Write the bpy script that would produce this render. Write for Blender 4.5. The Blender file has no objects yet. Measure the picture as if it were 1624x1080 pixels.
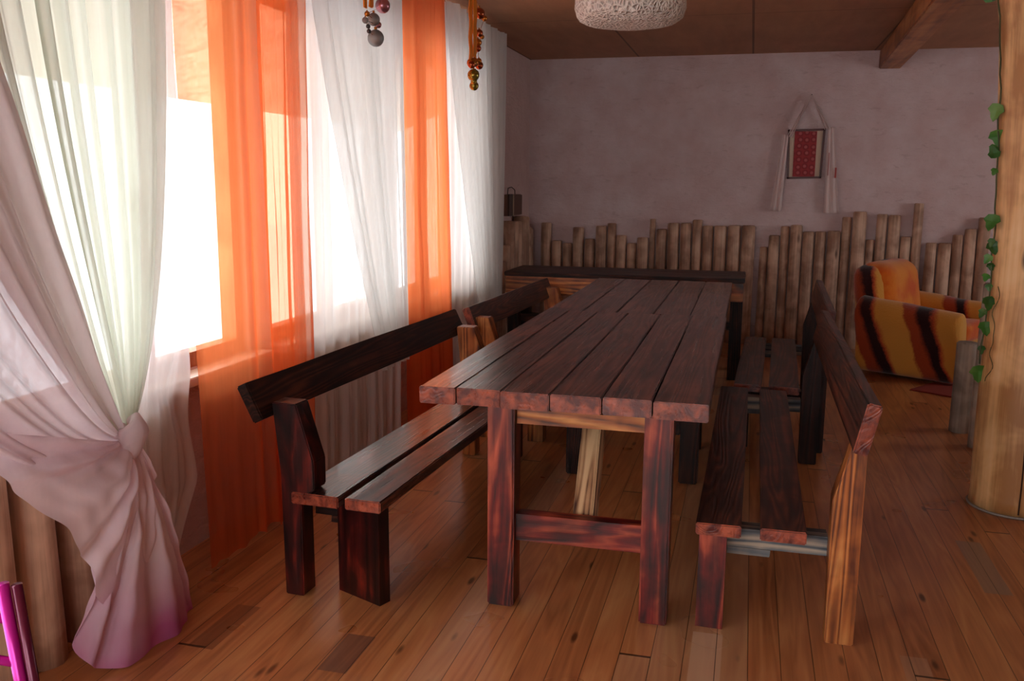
import bpy, bmesh, math, random
from mathutils import Vector, Matrix, noise
random.seed(7)
S = bpy.context.scene
COL = S.collection
PI = math.pi
WX, WY, CZ = -2.10, 8.70, 2.61          # left wall, back wall, ceiling
RX, FY = 4.4, -2.6                      # right wall, front wall

# ------------------------------------------------------------------ objects
def link(o):
    COL.objects.link(o); return o
def mesh_obj(name, bm, mat, parent=None, loc=None, rot=None, smooth=False):
    me = bpy.data.meshes.new(name)
    bmesh.ops.recalc_face_normals(bm, faces=bm.faces[:])
    bm.to_mesh(me); bm.free()
    if smooth:
        for p in me.polygons: p.use_smooth = True
    if isinstance(mat, (list, tuple)):
        for m in mat: me.materials.append(m)
    else:
        me.materials.append(mat)
    o = link(bpy.data.objects.new(name, me))
    if parent is not None: o.parent = parent
    if loc is not None: o.location = loc
    if rot is not None: o.rotation_euler = rot
    return o
def tag(o, label=None, cat=None, group=None, kind=None):
    if label: o['label'] = label
    if cat: o['category'] = cat
    if group: o['group'] = group
    if kind: o['kind'] = kind
    return o
def empty(name, loc=(0, 0, 0), rz=0.0):
    o = link(bpy.data.objects.new(name, None))
    o.empty_display_size = .1
    o.location = loc; o.rotation_euler = (0, 0, rz)
    return o
def box_into(bm, a, b):
    v = [bm.verts.new((x, y, z)) for x in (a[0], b[0]) for y in (a[1], b[1]) for z in (a[2], b[2])]
    for f in ((0,1,3,2),(4,6,7,5),(0,4,5,1),(2,3,7,6),(0,2,6,4),(1,5,7,3)):
        bm.faces.new([v[i] for i in f])
    return v
def box(name, a, b, mat, parent=None, bevel=0.0, jitter=0.0):
    bm = bmesh.new(); v = box_into(bm, a, b)
    if jitter:
        for q in v: q.co += Vector((random.uniform(-1,1), random.uniform(-1,1), random.uniform(-1,1))) * jitter
    if bevel:
        bmesh.ops.bevel(bm, geom=bm.edges[:], offset=bevel, segments=2, affect='EDGES')
    return mesh_obj(name, bm, mat, parent)
def plank(name, p0, p1, up, w, t, mat, parent=None, bevel=.004, jitter=.0015, wave=.0015):
    """board from p0 to p1 (centre line), 'up' is the direction of its thickness t"""
    p0, p1 = Vector(p0), Vector(p1)
    X = (p1 - p0).normalized(); L = (p1 - p0).length
    Z = Vector(up); Z = (Z - X * Z.dot(X)).normalized(); Y = Z.cross(X)
    bm = bmesh.new(); box_into(bm, (0, -w/2, -t/2), (L, w/2, t/2))
    n = max(1, int(L / .22))
    if n > 1:
        ed = [e for e in bm.edges if abs(e.verts[0].co.x - e.verts[1].co.x) > L * .9]
        bmesh.ops.subdivide_edges(bm, edges=ed, cuts=n-1, use_grid_fill=True)
    sd = random.uniform(0, 99)
    for v in bm.verts:
        f = noise.noise(Vector((v.co.x*1.3 + sd, v.co.y*4, v.co.z*3)))
        g = noise.noise(Vector((v.co.x*1.9 - sd, v.co.z*4, v.co.y*3)))
        v.co.y += f * wave * 2; v.co.z += g * wave
        if v.co.x < 1e-5 or v.co.x > L-1e-5: v.co.x += random.uniform(-1, 1) * jitter
    if bevel:
        e = [e for e in bm.edges if len(e.link_faces) == 2 and e.calc_face_angle() > 1.0]
        bmesh.ops.bevel(bm, geom=e, offset=bevel, segments=2, affect='EDGES')
    o = mesh_obj(name, bm, mat, parent)
    M = Matrix((X, Y, Z)).transposed().to_4x4(); M.translation = p0
    o.matrix_local = M
    return o
ZV = {}
def prism(name, prof, y0, y1, mat, parent=None, bevel=.004):
    mat = ZV.get(mat.name, mat)
    """profile in (x,z) extruded along y"""
    bm = bmesh.new()
    a = [bm.verts.new((x, y0, z)) for x, z in prof]; b = [bm.verts.new((x, y1, z)) for x, z in prof]
    n = len(prof)
    bm.faces.new(a); bm.faces.new(b[::-1])
    for i in range(n): bm.faces.new((a[i], b[i], b[(i+1) % n], a[(i+1) % n]))
    bmesh.ops.recalc_face_normals(bm, faces=bm.faces[:])
    if bevel: bmesh.ops.bevel(bm, geom=bm.edges[:], offset=bevel, segments=2, affect='EDGES')
    return mesh_obj(name, bm, mat, parent)
def tube_into(bm, pts, r, seg=8, cap=True):
    pts = [Vector(p) for p in pts]; rings = []
    rr = r if isinstance(r, (list, tuple)) else [r]*len(pts)
    ref = Vector((0, 0, 1))
    for i, p in enumerate(pts):
        d = (pts[min(i+1, len(pts)-1)] - pts[max(i-1, 0)]).normalized()
        if abs(d.dot(ref)) > .95: ref2 = Vector((1, 0, 0))
        else: ref2 = ref
        u = d.cross(ref2).normalized(); v = d.cross(u)
        rings.append([bm.verts.new(p + (u*math.cos(2*PI*k/seg) + v*math.sin(2*PI*k/seg))*rr[i]) for k in range(seg)])
    for a, b in zip(rings, rings[1:]):
        for k in range(seg): bm.faces.new((a[k], a[(k+1) % seg], b[(k+1) % seg], b[k]))
    if cap: bm.faces.new(rings[0][::-1]); bm.faces.new(rings[-1])
def tube(name, pts, r, mat, parent=None, seg=8):
    bm = bmesh.new(); tube_into(bm, pts, r, seg)
    return mesh_obj(name, bm, mat, parent, smooth=True)
def ball(name, c, r, mat, parent=None, seg=14, sc=(1,1,1)):
    bm = bmesh.new(); bmesh.ops.create_uvsphere(bm, u_segments=seg, v_segments=seg//2+2, radius=r)
    for v in bm.verts: v.co = Vector((v.co.x*sc[0], v.co.y*sc[1], v.co.z*sc[2]))
    return mesh_obj(name, bm, mat, parent, loc=c, smooth=True)
def grid_mesh(name, fn, nu, nv, mat, parent=None):
    bm = bmesh.new()
    g = [[bm.verts.new(fn(i/nu, j/nv)) for j in range(nv+1)] for i in range(nu+1)]
    for i in range(nu):
        for j in range(nv): bm.faces.new((g[i][j], g[i+1][j], g[i+1][j+1], g[i][j+1]))
    return mesh_obj(name, bm, mat, parent, smooth=True)

# ------------------------------------------------------------------ materials
def srgb(r, g, b):
    f = lambda c: c/12.92 if c <= .04045 else ((c+.055)/1.055)**2.4
    return (f(r/255), f(g/255), f(b/255), 1)
class NT:
    def __init__(s, name):
        s.m = bpy.data.materials.new(name); s.m.use_nodes = True
        s.t = s.m.node_tree; s.n = s.t.nodes; s.l = s.t.links
        s.n.clear(); s.out = s.n.new('ShaderNodeOutputMaterial')
    def new(s, typ, **kw):
        n = s.n.new(typ)
        for k, v in kw.items():
            if k.startswith('i_'): n.inputs[k[2:].replace('_', ' ')].default_value = v
            else: setattr(n, k, v)
        return n
    def link(s, a, b): s.l.new(a, b)
    def put(s, sock, v):
        if isinstance(v, (int, float, tuple, list)): sock.default_value = v
        else: s.l.new(v, sock)
    def math(s, op, a, b=0.0, c=None):
        n = s.n.new('ShaderNodeMath'); n.operation = op
        s.put(n.inputs[0], a); s.put(n.inputs[1], b)
        if c is not None: s.put(n.inputs[2], c)
        return n.outputs[0]
    def vmath(s, op, a, b):
        n = s.n.new('ShaderNodeVectorMath'); n.operation = op
        s.put(n.inputs[0], a); s.put(n.inputs[1], b); return n.outputs[0]
    def coord(s, kind='Object'): return s.n.new('ShaderNodeTexCoord').outputs[kind]
    def rnd(s): return s.n.new('ShaderNodeObjectInfo').outputs['Random']
    def mapping(s, v, scale=(1,1,1), loc=(0,0,0), rot=(0,0,0)):
        n = s.n.new('ShaderNodeMapping'); s.put(n.inputs['Vector'], v)
        n.inputs['Scale'].default_value = scale; n.inputs['Location'].default_value = loc; n.inputs['Rotation'].default_value = rot
        return n.outputs[0]
    def noise(s, v, scale, detail=4, rough=.55, dist=0.0):
        n = s.n.new('ShaderNodeTexNoise'); s.put(n.inputs['Vector'], v)
        n.inputs['Scale'].default_value = scale; n.inputs['Detail'].default_value = detail
        n.inputs['Roughness'].default_value = rough; n.inputs['Distortion'].default_value = dist
        return n.outputs['Fac']
    def ramp(s, f, stops, interp='LINEAR'):
        n = s.n.new('ShaderNodeValToRGB'); s.put(n.inputs[0], f); cr = n.color_ramp; cr.interpolation = interp
        while len(cr.elements) < len(stops): cr.elements.new(.5)
        for e, (p, c) in zip(cr.elements, stops):
            e.position = p; e.color = c if isinstance(c, (tuple, list)) else (c, c, c, 1)
        return n.outputs[0]
    def mix(s, f, a, b, blend='MIX'):
        n = s.n.new('ShaderNodeMix'); n.data_type = 'RGBA'; n.blend_type = blend
        s.put(n.inputs[0], f); s.put(n.inputs[6], a); s.put(n.inputs[7], b); return n.outputs[2]
    def bump(s, h, strength=.3, dist=.01):
        n = s.n.new('ShaderNodeBump'); n.inputs['Strength'].default_value = strength; n.inputs['Distance'].default_value = dist
        s.put(n.inputs['Height'], h); return n.outputs[0]
    def bsdf(s, col, rough=.5, normal=None, spec=.5, metal=0.0, coat=0.0, sheen=0.0):
        n = s.n.new('ShaderNodeBsdfPrincipled'); s.put(n.inputs['Base Color'], col); s.put(n.inputs['Roughness'], rough)
        n.inputs['Specular IOR Level'].default_value = spec; n.inputs['Metallic'].default_value = metal
        n.inputs['Coat Weight'].default_value = coat; n.inputs['Sheen Weight'].default_value = sheen
        if normal is not None: s.link(normal, n.inputs['Normal'])
        s.link(n.outputs[0], s.out.inputs[0]); return n

def offset_coord(t):
    """object coordinates shifted by a per-object random amount"""
    r = t.rnd(); c = t.new('ShaderNodeCombineXYZ')
    t.put(c.inputs[0], t.math('MULTIPLY', r, 37.0)); t.put(c.inputs[1], t.math('MULTIPLY', r, 91.0)); t.put(c.inputs[2], t.math('MULTIPLY', r, 53.0))
    return t.vmath('ADD', t.coord(), c.outputs[0])

def wood(name, cols, axis='x', rough=.4, grain=14.0, coat=0.0, rings=.6, charr=0.0, knots=0.0, bump=.25, endcol=None):
    """board with grain along its own axis; cols = (dark, mid, light)"""
    t = NT(name); v = offset_coord(t)
    if axis == 'x': sc1, sc2 = (.7, 9, 9), (1.6, 60, 60)
    else: sc1, sc2 = (9, 9, .7), (60, 60, 1.6)
    warp = t.noise(t.mapping(v, tuple(x*.35 for x in sc1)), 1.0, 3, .5, .6)
    ring = t.math('FRACT', t.math('ADD', t.math('MULTIPLY', warp, grain), 0.0))
    ring = t.math('PINGPONG', ring, .5); ring = t.math('MULTIPLY', ring, 2.0)
    fine = t.noise(t.mapping(v, sc2), 1.0, 5, .65)
    blot = t.noise(v, 5.0, 3, .55, .4)
    f = t.math('ADD', t.math('MULTIPLY', ring, rings*.5), t.math('MULTIPLY', fine, .55))
    f = t.math('ADD', f, t.math('MULTIPLY', t.math('SUBTRACT', blot, .5), .9))
    col = t.ramp(f, [(.22, cols[0]), (.5, cols[1]), (.85, cols[2])])
    if charr:
        ch = t.ramp(t.noise(t.mapping(v, (2, 6, 6) if axis == 'x' else (6, 6, 2)), 1.6, 4, .6, .5), [(.42, 0.0), (.62, charr)])
        col = t.mix(ch, col, srgb(23, 13, 11))
    if endcol:
        nn = t.new('ShaderNodeSeparateXYZ'); t.put(nn.inputs[0], t.coord('Normal'))
        e_ = t.math('GREATER_THAN', t.math('ABSOLUTE', nn.outputs[0 if axis == 'x' else 2]), .8)
        ec = t.mix(t.ramp(t.noise(t.mapping(v, (4, 22, 22)), 1.0, 4, .6, .4), [(.38, 0.0), (.66, 1.0)]), endcol[0], endcol[1])
        col = t.mix(e_, col, ec)
    if knots:
        vo = t.new('ShaderNodeTexVoronoi'); t.put(vo.inputs['Vector'], t.mapping(v, (2.2, 7, 7) if axis == 'x' else (7, 7, 2.2)))
        vo.inputs['Scale'].default_value = 1.0
        k = t.ramp(vo.outputs['Distance'], [(.05, knots), (.13, 0.0)])
        col = t.mix(k, col, srgb(70, 38, 20))
    nrm = t.bump(t.math('ADD', fine, t.math('MULTIPLY', ring, .5)), bump, .003)
    rg = t.math('ADD', rough - .08, t.math('MULTIPLY', fine, .2))
    t.bsdf(col, rg, nrm, coat=coat, spec=.2 if name.startswith('nearly') else .5)
    return t.m

M = {}
M['burnt'] = wood('burnt stained pine', (srgb(30,14,12), srgb(72,34,26), srgb(122,66,46)), rough=.36, charr=.75, rings=1.05, grain=28, bump=.35, endcol=(srgb(84,28,22), srgb(176,84,56)))
M['burnt_top'] = wood('burnt stained pine top', (srgb(42,22,20), srgb(84,46,40), srgb(128,80,66)), rough=.27, charr=.4, rings=.95, grain=26, bump=.22, coat=.25, endcol=(srgb(84,28,22), srgb(176,84,56)))
M['burnt_red'] = wood('reddish burnt pine', (srgb(40,7,10), srgb(112,24,20), srgb(200,92,62)), rough=.34, charr=.65, rings=.85, grain=24, endcol=(srgb(84,28,22), srgb(176,84,56)))
M['burnt_black_red'] = wood('charred dark red pine', (srgb(18,5,6), srgb(62,14,12), srgb(150,44,28)), rough=.32, charr=.8, rings=.6, grain=18, endcol=(srgb(84,28,22), srgb(176,84,56)))
M['burnt_dark'] = wood('nearly black burnt pine', (srgb(18,9,8), srgb(48,21,14), srgb(86,44,28)), rough=.42, charr=.6, rings=1.0, grain=28)
M['burnt_orange'] = wood('scorched orange pine', (srgb(66,28,12), srgb(168,92,42), srgb(214,142,74)), rough=.38, charr=.5, rings=1.1, grain=26)
M['striped'] = wood('brushed light pine with dark grain', (srgb(70,34,26), srgb(176,130,92), srgb(216,176,132)), rough=.5, rings=1.7, grain=24)
M['grey_rail'] = wood('grey raw pine', (srgb(44,50,58), srgb(96,100,104), srgb(176,158,138)), rough=.6, rings=1.1, grain=16)
M['pine_log'] = wood('peeled pine log', (srgb(150,116,96), srgb(208,174,150), srgb(230,202,178)), axis='z', rough=.6, rings=.3, grain=6, knots=.85, bump=.15)
M['pine_log_near'] = wood('pale peeled pine log', (srgb(176,138,112), srgb(226,188,158), srgb(240,212,184)), axis='z', rough=.55, rings=.3, grain=6, knots=.8, bump=.15)
M['grey_log'] = wood('weathered grey log', (srgb(130,116,104), srgb(186,172,156), srgb(212,200,184)), axis='z', rough=.75, rings=.3, grain=6, knots=.8, bump=.3)
M['column'] = wood('varnished pine trunk', (srgb(176,124,74), srgb(226,178,122), srgb(242,206,156)), axis='z', rough=.38, rings=.5, grain=5, knots=.9, bump=.12)
M['beam'] = wood('varnished pine beam', (srgb(128,74,40), srgb(176,114,66), srgb(204,146,92)), axis='x', rough=.45, rings=.6, grain=6, knots=.6)

ZV['burnt stained pine'] = wood('burnt stained pine upright', (srgb(30,14,12), srgb(72,34,26), srgb(122,66,46)), axis='z', rough=.36, charr=.75, rings=1.2, grain=30)
ZV['reddish burnt pine'] = wood('reddish burnt pine upright', (srgb(40,7,10), srgb(112,24,20), srgb(200,92,62)), axis='z', rough=.34, charr=.65, rings=.85, grain=24)
ZV['charred dark red pine'] = wood('charred dark red pine upright', (srgb(18,5,6), srgb(66,14,12), srgb(150,44,28)), axis='z', rough=.32, charr=.8, rings=.6, grain=16)
ZV['nearly black burnt pine'] = wood('nearly black burnt pine upright', (srgb(18,9,9), srgb(48,20,15), srgb(86,44,28)), axis='z', rough=.42, charr=.6)
ZV['scorched orange pine'] = wood('scorched orange pine upright', (srgb(96,44,18), srgb(186,106,50), srgb(220,150,84)), axis='z', rough=.38, charr=.45, rings=.9, grain=24)
def plain(name, col, rough=.5, metal=0.0, bumpy=0.0, spec=.5, sheen=0.0, vary=.12):
    t = NT(name); v = t.coord(); n = t.noise(v, 18, 4)
    c = t.mix(t.math('MULTIPLY', n, vary*2), col, tuple(x*.55 for x in col[:3]) + (1,))
    t.bsdf(c, rough, t.bump(n, bumpy, .003) if bumpy else None, spec=spec, metal=metal, sheen=sheen)
    return t.m

def rect_mask(t, x, y, x0, x1, y0, y1):
    a = t.math('MULTIPLY', t.math('GREATER_THAN', x, x0), t.math('LESS_THAN', x, x1))
    b = t.math('MULTIPLY', t.math('GREATER_THAN', y, y0), t.math('LESS_THAN', y, y1))
    return t.math('MULTIPLY', a, b)
def floor_material():
    t = NT('varnished pine floorboards'); v = t.coord()
    sp = t.new('ShaderNodeSeparateXYZ'); t.put(sp.inputs[0], v); x, y = sp.outputs[0], sp.outputs[1]
    W = .0975
    bi = t.math('FLOOR', t.math('DIVIDE', t.math('ADD', x, 3.06), W))
    wn = t.new('ShaderNodeTexWhiteNoise', noise_dimensions='1D'); t.put(wn.inputs['W'], bi)
    seg = t.math('ADD', t.math('DIVIDE', y, 4.6), t.math('MULTIPLY', wn.outputs['Value'], 7.3))
    si = t.math('FLOOR', seg)
    w2 = t.new('ShaderNodeTexWhiteNoise', noise_dimensions='2D'); cv = t.new('ShaderNodeCombineXYZ'); t.put(cv.inputs[0], bi); t.put(cv.inputs[1], si)
    t.put(w2.inputs['Vector'], cv.outputs[0]); rb = w2.outputs['Value']
    fx = t.math('FRACT', t.math('DIVIDE', t.math('ADD', x, 3.06), W)); fy = t.math('FRACT', seg)
    gx = t.math('LESS_THAN', t.math('PINGPONG', fx, .5), .013)
    gy = t.math('LESS_THAN', t.math('PINGPONG', fy, .5), .0012)
    gap = t.math('MAXIMUM', gx, gy)
    off = t.new('ShaderNodeCombineXYZ'); t.put(off.inputs[1], t.math('MULTIPLY', rb, 60.0)); t.put(off.inputs[2], t.math('MULTIPLY', rb, 31.0))
    vv = t.vmath('ADD', v, off.outputs[0])
    warp = t.noise(t.mapping(vv, (7, .6, 7)), 1.0, 3, .5, .5)
    ring = t.math('PINGPONG', t.math('FRACT', t.math('MULTIPLY', warp, 9.0)), .5)
    fine = t.noise(t.mapping(vv, (55, 1.4, 55)), 1.0, 4, .6)
    blot = t.noise(v, 1.3, 3, .5)
    f = t.math('ADD', t.math('MULTIPLY', ring, .45), t.math('MULTIPLY', fine, .5))
    f = t.math('ADD', f, t.math('MULTIPLY', t.math('SUBTRACT', rb, .5), .24))
    f = t.math('ADD', f, t.math('MULTIPLY', t.math('SUBTRACT', blot, .5), .5))
    col = t.ramp(f, [(.05, srgb(142,84,48)), (.4, srgb(184,120,74)), (.8, srgb(210,156,102))])
    vo = t.new('ShaderNodeTexVoronoi'); t.put(vo.inputs['Vector'], t.mapping(vv, (9, 2.6, 1))); vo.inputs['Scale'].default_value = 1.0
    kn = t.ramp(vo.outputs['Distance'], [(.055, .85), (.12, 0.0)])
    col = t.mix(kn, col, srgb(74,36,18))
    grey = t.math('GREATER_THAN', rb, .90)
    col = t.mix(t.math('MULTIPLY', grey, .28), col, srgb(150,132,112))
    # worn / replaced board pieces
    for (a, b, c, d, cc, am) in ((.89,.985,3.42,3.93, srgb(128,120,112), .6), (-1.20,-1.105,2.30,2.53, srgb(92,66,62), .6),
                                 (-.115,-.02,2.3,2.845, srgb(206,170,140), .6), (-1.66,-1.57,2.32,2.62, srgb(110,64,44), .6),
                                 (.99,1.08,2.6,3.3, srgb(150,132,118), .4), (.52,.60,2.3,2.86, srgb(176,142,116), .4)):
        col = t.mix(t.math('MULTIPLY', rect_mask(t, x, y, a, b, c, d), am), col, cc)
    col = t.mix(t.math('MULTIPLY', gap, .85), col, srgb(44,22,12))
    h = t.math('SUBTRACT', t.math('MULTIPLY', fine, .25), gap)
    rg = t.math('ADD', .24, t.math('MULTIPLY', t.noise(v, 3, 2), .1))
    t.bsdf(col, rg, t.bump(h, .15, .002), spec=.6)
    return t.m
M['floor'] = floor_material()

def plaster(name, a, b, scale=3.0):
    t = NT(name); v = t.coord()
    n1 = t.noise(v, scale, 5, .6); n2 = t.noise(v, 26, 5, .65); n3 = t.noise(t.mapping(v, (1, 1, 3.0)), 9, 4, .6, .6)
    col = t.mix(t.ramp(n1, [(.35, 0.0), (.65, 1.0)]), a, b)
    sm = t.ramp(n3, [(.60, 0.0), (.72, .28)])
    col = t.mix(sm, col, srgb(150,120,116))
    h = t.math('ADD', t.math('MULTIPLY', n2, .5), t.math('MULTIPLY', n3, .9))
    t.bsdf(col, .85, t.bump(h, .55, .03), spec=.25)
    return t.m
M['plaster'] = plaster('whitewashed plaster', srgb(214,198,200), srgb(202,178,178))
M['plaster_left'] = plaster('whitewashed plaster side', srgb(208,184,180), srgb(196,168,164))
M['side_wall'] = plaster('cream plaster', srgb(200,176,150), srgb(186,158,130))

def ceiling_material():
    t = NT('brown plywood ceiling'); v = t.coord()
    sp = t.new('ShaderNodeSeparateXYZ'); t.put(sp.inputs[0], v); x, y = sp.outputs[0], sp.outputs[1]
    fx = t.math('PINGPONG', t.math('ADD', t.math('DIVIDE', t.math('ADD', x, .05), 1.02), 20.0), .5)
    fy = t.math('PINGPONG', t.math('ADD', t.math('DIVIDE', t.math('ADD', y, -6.7), 2.44), 20.0), .5)
    gx = t.math('LESS_THAN', fx, .008); gy = t.math('LESS_THAN', fy, .0022)
    gap = t.math('MAXIMUM', gx, gy)
    n = t.noise(t.mapping(v, (6, 1.2, 1)), 1.5, 5, .6, .4); n2 = t.noise(v, 1.2, 3)
    f = t.math('ADD', t.math('MULTIPLY', n, .6), t.math('MULTIPLY', n2, .5))
    col = t.ramp(f, [(.3, srgb(146,102,74)), (.7, srgb(176,128,94))])
    col = t.mix(t.math('MULTIPLY', gap, .7), col, srgb(70,40,26))
    t.bsdf(col, .6, t.bump(t.math('SUBTRACT', t.math('MULTIPLY', n, .2), gap), .3, .006), spec=.3)
    return t.m
M['ceiling'] = ceiling_material()

def cloth(name, col, trans=.35, trl=.6, hem=None, bounce_z=.5, tlc=None, trc=(1, 1, 1, 1)):
    """sheer fabric: see-through threads + translucent + diffuse"""
    t = NT(name); v = t.coord()
    c = col
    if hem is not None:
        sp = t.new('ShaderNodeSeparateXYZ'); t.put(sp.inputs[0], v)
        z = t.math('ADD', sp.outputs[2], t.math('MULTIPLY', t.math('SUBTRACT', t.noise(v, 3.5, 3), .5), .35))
        f = t.ramp(t.math('DIVIDE', z, bounce_z), [(0.05, 1.0), (.55, .35), (1.0, 0.0)])
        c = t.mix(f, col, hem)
    w = t.noise(t.mapping(v, (60, 60, 4)), 1.0, 3, .6)
    d = t.new('ShaderNodeBsdfDiffuse'); t.put(d.inputs[0], c)
    tl = t.new('ShaderNodeBsdfTranslucent'); t.put(tl.inputs[0], tlc or c)
    tr = t.new('ShaderNodeBsdfTransparent'); tr.inputs[0].default_value = trc
    a = t.new('ShaderNodeMixShader'); a.inputs[0].default_value = trl
    t.link(d.outputs[0], a.inputs[1]); t.link(tl.outputs[0], a.inputs[2])
    b = t.new('ShaderNodeMixShader'); t.put(b.inputs[0], t.math('MULTIPLY_ADD', w, -.12, trans + .06))
    t.link(a.outputs[0], b.inputs[1]); t.link(tr.outputs[0], b.inputs[2])
    t.link(b.outputs[0], t.out.inputs[0])
    return t.m
M['white_sheer'] = cloth('white voile', srgb(244,240,238), .17, .42)
M['white_cloth'] = cloth('white voile gathered', srgb(230,234,222), .07, .45)
M['white_cloth2'] = cloth('white voile layered', srgb(238,240,238), .16, .55)
M['white_side'] = cloth('white voile side layer', srgb(238,230,230), .16, .4)
M['swag'] = cloth('white voile swag', srgb(240,226,232), .05, .3)
M['tail'] = cloth('white voile with pink hem', srgb(244,228,238), .08, .3, hem=srgb(206,112,172), bounce_z=.34)  # reflected pink light painted into the lower cloth colour
M['orange'] = cloth('orange organza', srgb(236,96,46), .46, .6, tlc=srgb(252,140,84), trc=(1, .80, .66, 1))
M['orange2'] = cloth('orange organza dense', srgb(232,90,42), .05, .6, tlc=srgb(252,140,84), trc=(1, .78, .62, 1))

# ------------------------------------------------------------------ room
def structure(o): o['kind'] = 'structure'; return o
structure(box('floor', (WX-.10, FY, -.12), (RX, WY+.2, 0), M['floor']))
structure(box('ceiling', (WX-.10, FY-.2, CZ), (RX+.2, WY+.2, CZ+.12), M['ceiling']))
def back_wall():
    bm = bmesh.new(); nx, nz = 130, 56
    x0, x1 = WX, RX
    g = [[None]*(nz+1) for _ in range(nx+1)]
    for i in range(nx+1):
        for j in range(nz+1):
            x = x0 + (x1-x0)*i/nx; z = CZ*j/nz
            y = WY - .004 - .008*abs(noise.noise(Vector((x*2.3, z*2.3, 1)))) - .003*abs(noise.noise(Vector((x*9, z*9, 4))))
            g[i][j] = bm.verts.new((x, y, z))
    for i in range(nx):
        for j in range(nz): bm.faces.new((g[i][j], g[i+1][j], g[i+1][j+1], g[i][j+1]))
    box_into(bm, (x0-.25, WY, 0), (x1+.2, WY+.2, CZ))
    return mesh_obj('wall_back', bm, M['plaster'], smooth=False)
structure(back_wall())

# left wall with window openings (x from WX-.10 to WX)
WINS = [(-1.9, -.4), (-.2, 1.35), (2.05, 3.50), (3.68, 5.05), (5.22, 6.45)]
SZ, TZ = .72, 2.28
LOWSILL = {-1.9: .25, -.2: .25}  # unseen near windows, sills lowered to let in more light
def wall_with_holes(name, holes, lo, hi, mk, mat, sz=SZ, tz=TZ):
    bm = bmesh.new(); y = lo
    for a, b in holes:
        mk(bm, y, a, 0, CZ); mk(bm, a, b, 0, (LOWSILL.get(a, sz) if name == 'wall_left' else sz)); mk(bm, a, b, tz, CZ); y = b
    mk(bm, y, hi, 0, CZ)
    return mesh_obj(name, bm, mat)
structure(wall_with_holes('wall_left', WINS, FY, WY, lambda bm, a, b, z0, z1: box_into(bm, (WX-.10, a, z0), (WX, b, z1)), M['plaster_left']))
FILL_FW = [(-1.95, .7)]  # unseen window behind the camera, added to bring in fill light
RW = [(6.0, 7.3)]
structure(wall_with_holes('wall_front', FILL_FW, WX-.10, RX+.2, lambda bm, a, b, z0, z1: box_into(bm, (a, FY-.2, z0), (b, FY, z1)), M['side_wall'], .35, 2.35))
structure(wall_with_holes('wall_right', RW, FY, WY, lambda bm, a, b, z0, z1: box_into(bm, (RX, a, z0), (RX+.2, b, z1)), M['side_wall'], .7, 2.3))
M['frame'] = wood('pine window frame', (srgb(170,110,66), srgb(206,150,100), srgb(224,178,130)), axis='z', rough=.5, rings=.3)
M['sill'] = plain('white painted sill', srgb(232,226,218), .4)
def glass_mat():
    t = NT('window glass')
    g = t.new('ShaderNodeBsdfGlossy'); g.inputs['Roughness'].default_value = .02
    tr = t.new('ShaderNodeBsdfTransparent'); tr.inputs[0].default_value = (.97, .98, .98, 1)
    m = t.new('ShaderNodeMixShader'); m.inputs[0].default_value = .05; t.link(tr.outputs[0], m.inputs[1]); t.link(g.outputs[0], m.inputs[2])
    t.link(m.outputs[0], t.out.inputs[0]); return t.m
M['glass'] = glass_mat()
for i, (a, b) in enumerate(WINS):
    SZ = LOWSILL.get(a, .72)
    w = empty('window_%d' % (i+1), (WX-.06, (a+b)/2, SZ)); structure(w)
    bm = bmesh.new(); h = (b-a)/2; H = TZ-SZ
    for (p, q) in (((-h, 0), (-h+.06, H)), ((h-.06, 0), (h, H)), ((-h+.06, 0), (h-.06, .06)), ((-h+.06, H-.06), (h-.06, H)),
                   ((-.03 if i != 2 else .05, .06), (.03 if i != 2 else .11, H-.06))):
        box_into(bm, (-.035, p[0], p[1]), (.035, q[0], q[1]))
    mesh_obj('window_frame', bm, M['frame'], w)
    box('pane', (-.004, -h+.05, .05), (.004, h-.05, H-.05), M['glass'], w)
    box('window_sill', (.062, -h-.04, -.035), (.16, h+.04, .0), M['sill'], w, bevel=.004)
def plain_window(n, loc, rz, h, H):
    w = empty('window_%d' % n, loc, rz); structure(w)
    bm = bmesh.new()
    for (p, q) in (((-h, 0), (-h+.06, H)), ((h-.06, 0), (h, H)), ((-h+.06, 0), (h-.06, .06)), ((-h+.06, H-.06), (h-.06, H)), ((-.03, .06), (.03, H-.06))):
        box_into(bm, (p[0], -.035, p[1]), (q[0], .035, q[1]))
    mesh_obj('window_frame', bm, M['frame'], w)
    box('pane', (-h+.05, -.004, .05), (h-.05, .004, H-.05), M['glass'], w)
for i, (a, b) in enumerate(FILL_FW): plain_window(i+6, ((a+b)/2, FY-.1, .35), 0, (b-a)/2, 2.0)
for i, (a, b) in enumerate(RW): plain_window(i+8, (RX+.1, (a+b)/2, .7), PI/2, (b-a)/2, 1.6)

# porch eave outside the left windows (seen through the upper panes)
M['eave'] = wood('porch boards', (srgb(186,160,134), srgb(222,200,172), srgb(236,220,196)), rough=.6)
ev = prism('trim_1', [(WX-1.35,1.95),(WX-1.35,2.02),(WX-.11,2.50),(WX-.11,2.42)], 1.75, WY, M['eave'], bevel=0); structure(ev)
# snowy ground outside
M['snow'] = plain('snow', srgb(240,242,246), .8, vary=.02)
gr = box('trim_2', (-34, -30, -.7), (WX-.45, 40, -.6), M['snow']); structure(gr)

# ceiling beam
bx = plank('ceiling_beam', (1.10, WY-.01, 2.53), (.86, 1.6, 2.53), (0, 0, 1), .18, .155, M['beam'], bevel=.008)
tag(bx, 'thick varnished pine beam running under the ceiling above the armchair', 'beam')

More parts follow.
